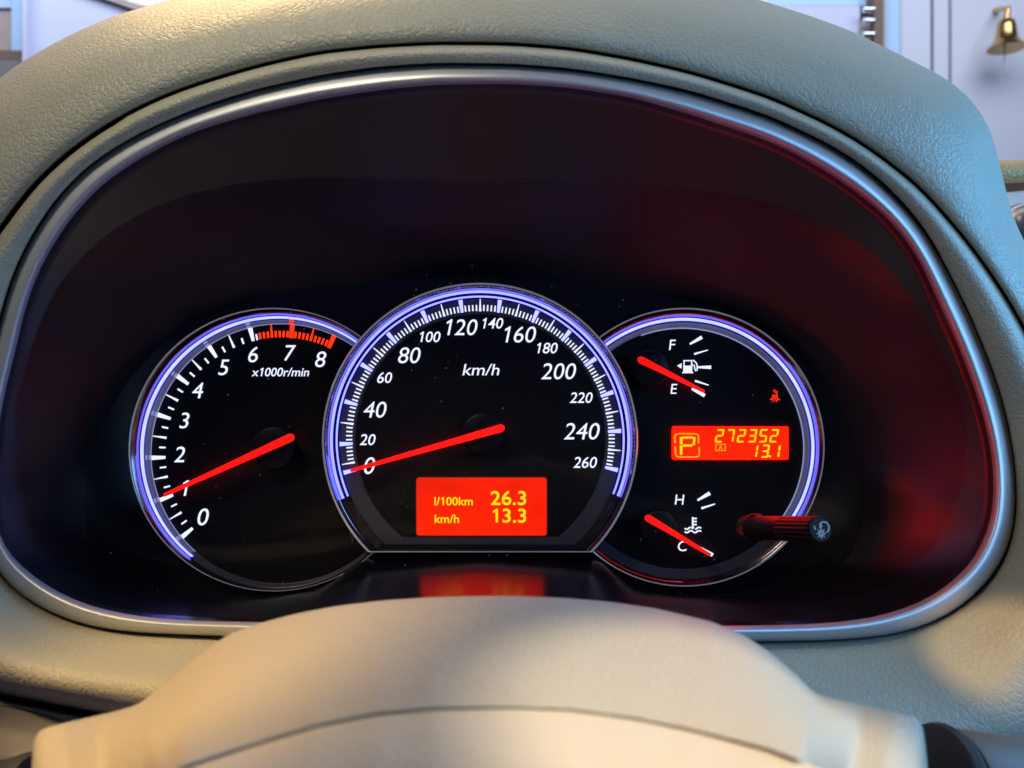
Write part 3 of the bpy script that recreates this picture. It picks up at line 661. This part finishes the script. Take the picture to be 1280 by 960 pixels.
# right stalk
st = thing('wiper_stalk', 'brown-black wiper stalk leaving the right side of the column cover', 'stalk', P(1170, 990, -.13))
a, b = P(1164, 985, -.128), P(1330, 1000, -.118); k = .2/FPX
v, f = sweep(a, b, [(0, .0125), (.001, .0140), (.0028, .0145), (.0038, .0140)]); obj('collar', v, f, 'darkgrey', st, smooth=True, auto=40)
v, f = sweep(a + (b-a)*.12, b, [(0, .0090), (.001, .0132), (.003, .0136), (.02, .0132), (.045, .0128)]); obj('lever', v, f, 'stalk', st, smooth=True, auto=50)
# left: lower panel and indicator stalk
lp = thing('knee_panel', 'grey plastic panel under the dashboard at the lower left corner', 'panel', P(20, 990, -.085))
top = [(-90, 862), (0, 880), (60, 891), (120, 903), (200, 920)]
rings = [[P(x, y + dy_, yy) for x, y in top] for dy_, yy in ((1, -.050), (0, -.074), (1.5, -.078), (4, -.080), (40, -.086), (140, -.095))]
v, f = loft(rings, False); obj('panel_face', v, f, 'grey', lp, smooth=True)
sl = thing('indicator_stalk', 'black indicator stalk end in the lower left corner', 'stalk', P(25, 1000, -.13))
a, b = P(44, 985, -.135), P(-120, 1010, -.125)
v, f = sweep(a, b, [(0, .0070), (.002, .0078), (.006, .0072), (.030, .0066)]); obj('lever', v, f, 'darkgrey', sl, smooth=True, auto=50)

# ------------------------------------------------------------------ far side of the dash and the garage behind
fd = thing('dashboard_shelf', 'tan grained dashboard top beyond the hood at right edge', 'dashboard', P(1290, 300, .12))
rings = [[P(x, y + dy_, .13) if False else Vector((P(x, y, .13).x, yy, P(x, y, .13).z + dz)) for x, y in ((1215, 204), (1300, 202.5), (1420, 200))] for dy_, dz, yy in ((0, -.004, .40), (0, 0, .36), (0, 0, .13), (0, -.002, .117), (0, -.006, .112), (0, -.0135, .111), (0, -.0142, .114))]
v, f = loft(rings, False); obj('grained_top', v, f, 'dashfar', fd, smooth=True)
rings = [[Vector((P(x, 241, .113).x, yy, P(x, 240 - (x-1258)*.10, .113).z + dz)) for x in (1215, 1300, 1420)] for dz, yy in ((0, .13), (0, .114), (-.002, .110), (-.02, .108), (-.06, .110))]
v, f = loft(rings, False); obj('smooth_fascia', v, f, 'cream', fd, smooth=True)
c = P(1293, 280, .085); kk = (.085+D0)/FPX
vent = thing('vent_knob', 'round silver-grey knob peeking past the hood at right edge', 'knob', c)
v, f = sweep(c + Vector((0, .02, 0)), c, [(0, 31*kk), (.012, 31*kk), (.016, 29*kk), (.0195, 24*kk), (.0215, 16*kk), (.0225, 6*kk)]); obj('dome', v, f, 'satin', vent, smooth=True)

YW = 1.40
def q(x, y, yy=YW): p = P(x, y, yy); return p.x, p.z
def wbox(name, x0, y0, x1, y1, yf, th, m, parent=None, **kw):
    a0, b0 = q(x0, y1, yf); a1, b1 = q(x1, y0, yf)
    return obj(name, *boxv(a0, a1, yf, yf + th, b0, b1), m, parent, **kw)
o = wbox('wall', -500, -500, 1900, 900, YW + .06, .05, 'wall'); o['kind'] = 'structure'
wr = thing('wall_panel', 'pale blue-white wall panelling with two thin grooves beside the bell', 'wall panel', P(1230, 400, YW))
wbox('panel', 1190, -300, 1700, 700, YW, .055, 'wall', wr); wbox('panel', 1125, -300, 1163, 700, YW, .055, 'wall', wr); wbox('panel', 1167.5, -300, 1185.5, 700, YW + .002, .053, 'wall', wr)
wbox('groove_back', 1150, -300, 1200, 700, YW + .0555, .003, 'groove', wr)
wbox('edge_board', 1107, -300, 1124.4, 700, YW - .01, .06, 'bluepaint', wr)
wn = thing('window', 'garage window with dark post at the top, left of the wall panelling', 'window', P(1030, 300, YW))
wbox('post', 1093, -300, 1104, 400, YW - .03, .05, 'wood', wn); wbox('post_edge', 1104.2, -300, 1107, 400, YW - .028, .05, 'taupe', wn)
wbox('pane', 700, -300, 1092, 7, YW + .01, .01, 'bluepaint', wn); wbox('rail', 700, 7.5, 1075, 300, YW, .04, 'wall2', wn)
wbox('lock_plate', 1076, 30, 1092.5, 70, YW - .01, .03, 'taupe', wn)
for yy in (12, 26, 43): 
    a_, b_ = P(1079, yy, YW - .03), P(1092, yy, YW - .03)
    v, f = cyl(a_, b_, .0065, .0065, 16); obj('bolt', v, f, 'steel', wn, smooth=True, auto=40)
# brass bell
bell = thing('brass_bell', 'small brass bell hanging on a bracket against the pale wall', 'bell', P(1257, 62, YW - .07))
kb = (YW - .07 + D0)/FPX; yb_ = YW - .07
a_, b_ = P(1258, 61, yb_), P(1258, 20, yb_)
prof = [(0, 22), (.6, 22.3), (1.6, 21.5), (4, 20), (8, 16), (13, 13.5), (20, 12), (28, 11), (33, 10), (36, 7.5), (37.5, 4), (38, 1)]
v, f = sweep(a_, b_, [(t*kb, r*kb) for t, r in prof]); obj('dome', v, f, 'brass', bell, smooth=True, auto=50)
v, f = cyl(P(1258, 24, yb_), P(1260, 11, yb_), 4*kb, 3*kb, 16); obj('crown_loop', v, f, 'brass', bell, smooth=True, auto=40)
v, f = cyl(P(1261, 10, yb_), P(1244, 13, YW), 2.4*kb, 4*kb, 16); obj('bracket', v, f, 'brass', bell, smooth=True, auto=40)
v, f = cyl(P(1256, 62, yb_), P(1252, 108, yb_), 1.1*kb, .8*kb, 10); obj('clapper_cord', v, f, 'rope', bell)
# left background
lc = thing('white_door', 'pale lavender door panel seen over the hood at top left', 'door', P(90, 300, 1.1))
a0 = [(33, -200), (33, 300), (420, 300), (420, 82), (165, 14), (118, -2), (60, -22)]
v, f = prism(a0, 1.1, .04); obj('panel', v, f, 'wall2', lc)
v, f = prism([(60, -26), (118, -6), (165, 10.5), (420, 78), (420, 72), (165, 5), (118, -12), (60, -32)], 1.09, .03); obj('edge_strip', v, f, 'taupe', lc)
v, f = prism([(60, -300), (60, -34), (118, -14), (165, 3.5), (420, 70), (420, -300)], 1.12, .04); obj('upper_panel', v, f, 'cream', lc)
wbox('door_jamb', 28, -200, 32.6, 300, 1.08, .06, 'wall2', lc)
lw = thing('door_frame', 'white-blue door frame with brown skirting at the top left corner', 'door frame', P(10, 120, 1.15))
wbox('frame_post', 14, -200, 27.5, 63, 1.14, .05, 'bluepaint', lw); wbox('board', -300, 10, 13.5, 63, 1.15, .04, 'taupe', lw)
wbox('frame_head', -300, -200, 13.5, 9.5, 1.145, .04, 'bluepaint', lw); wbox('skirting', -300, 63.5, 27.5, 75, 1.10, .08, 'wood', lw); wbox('sill', -300, 75.5, 27.5, 300, 1.09, .08, 'grey', lw)  # frame head in the same blue-white paint as the post
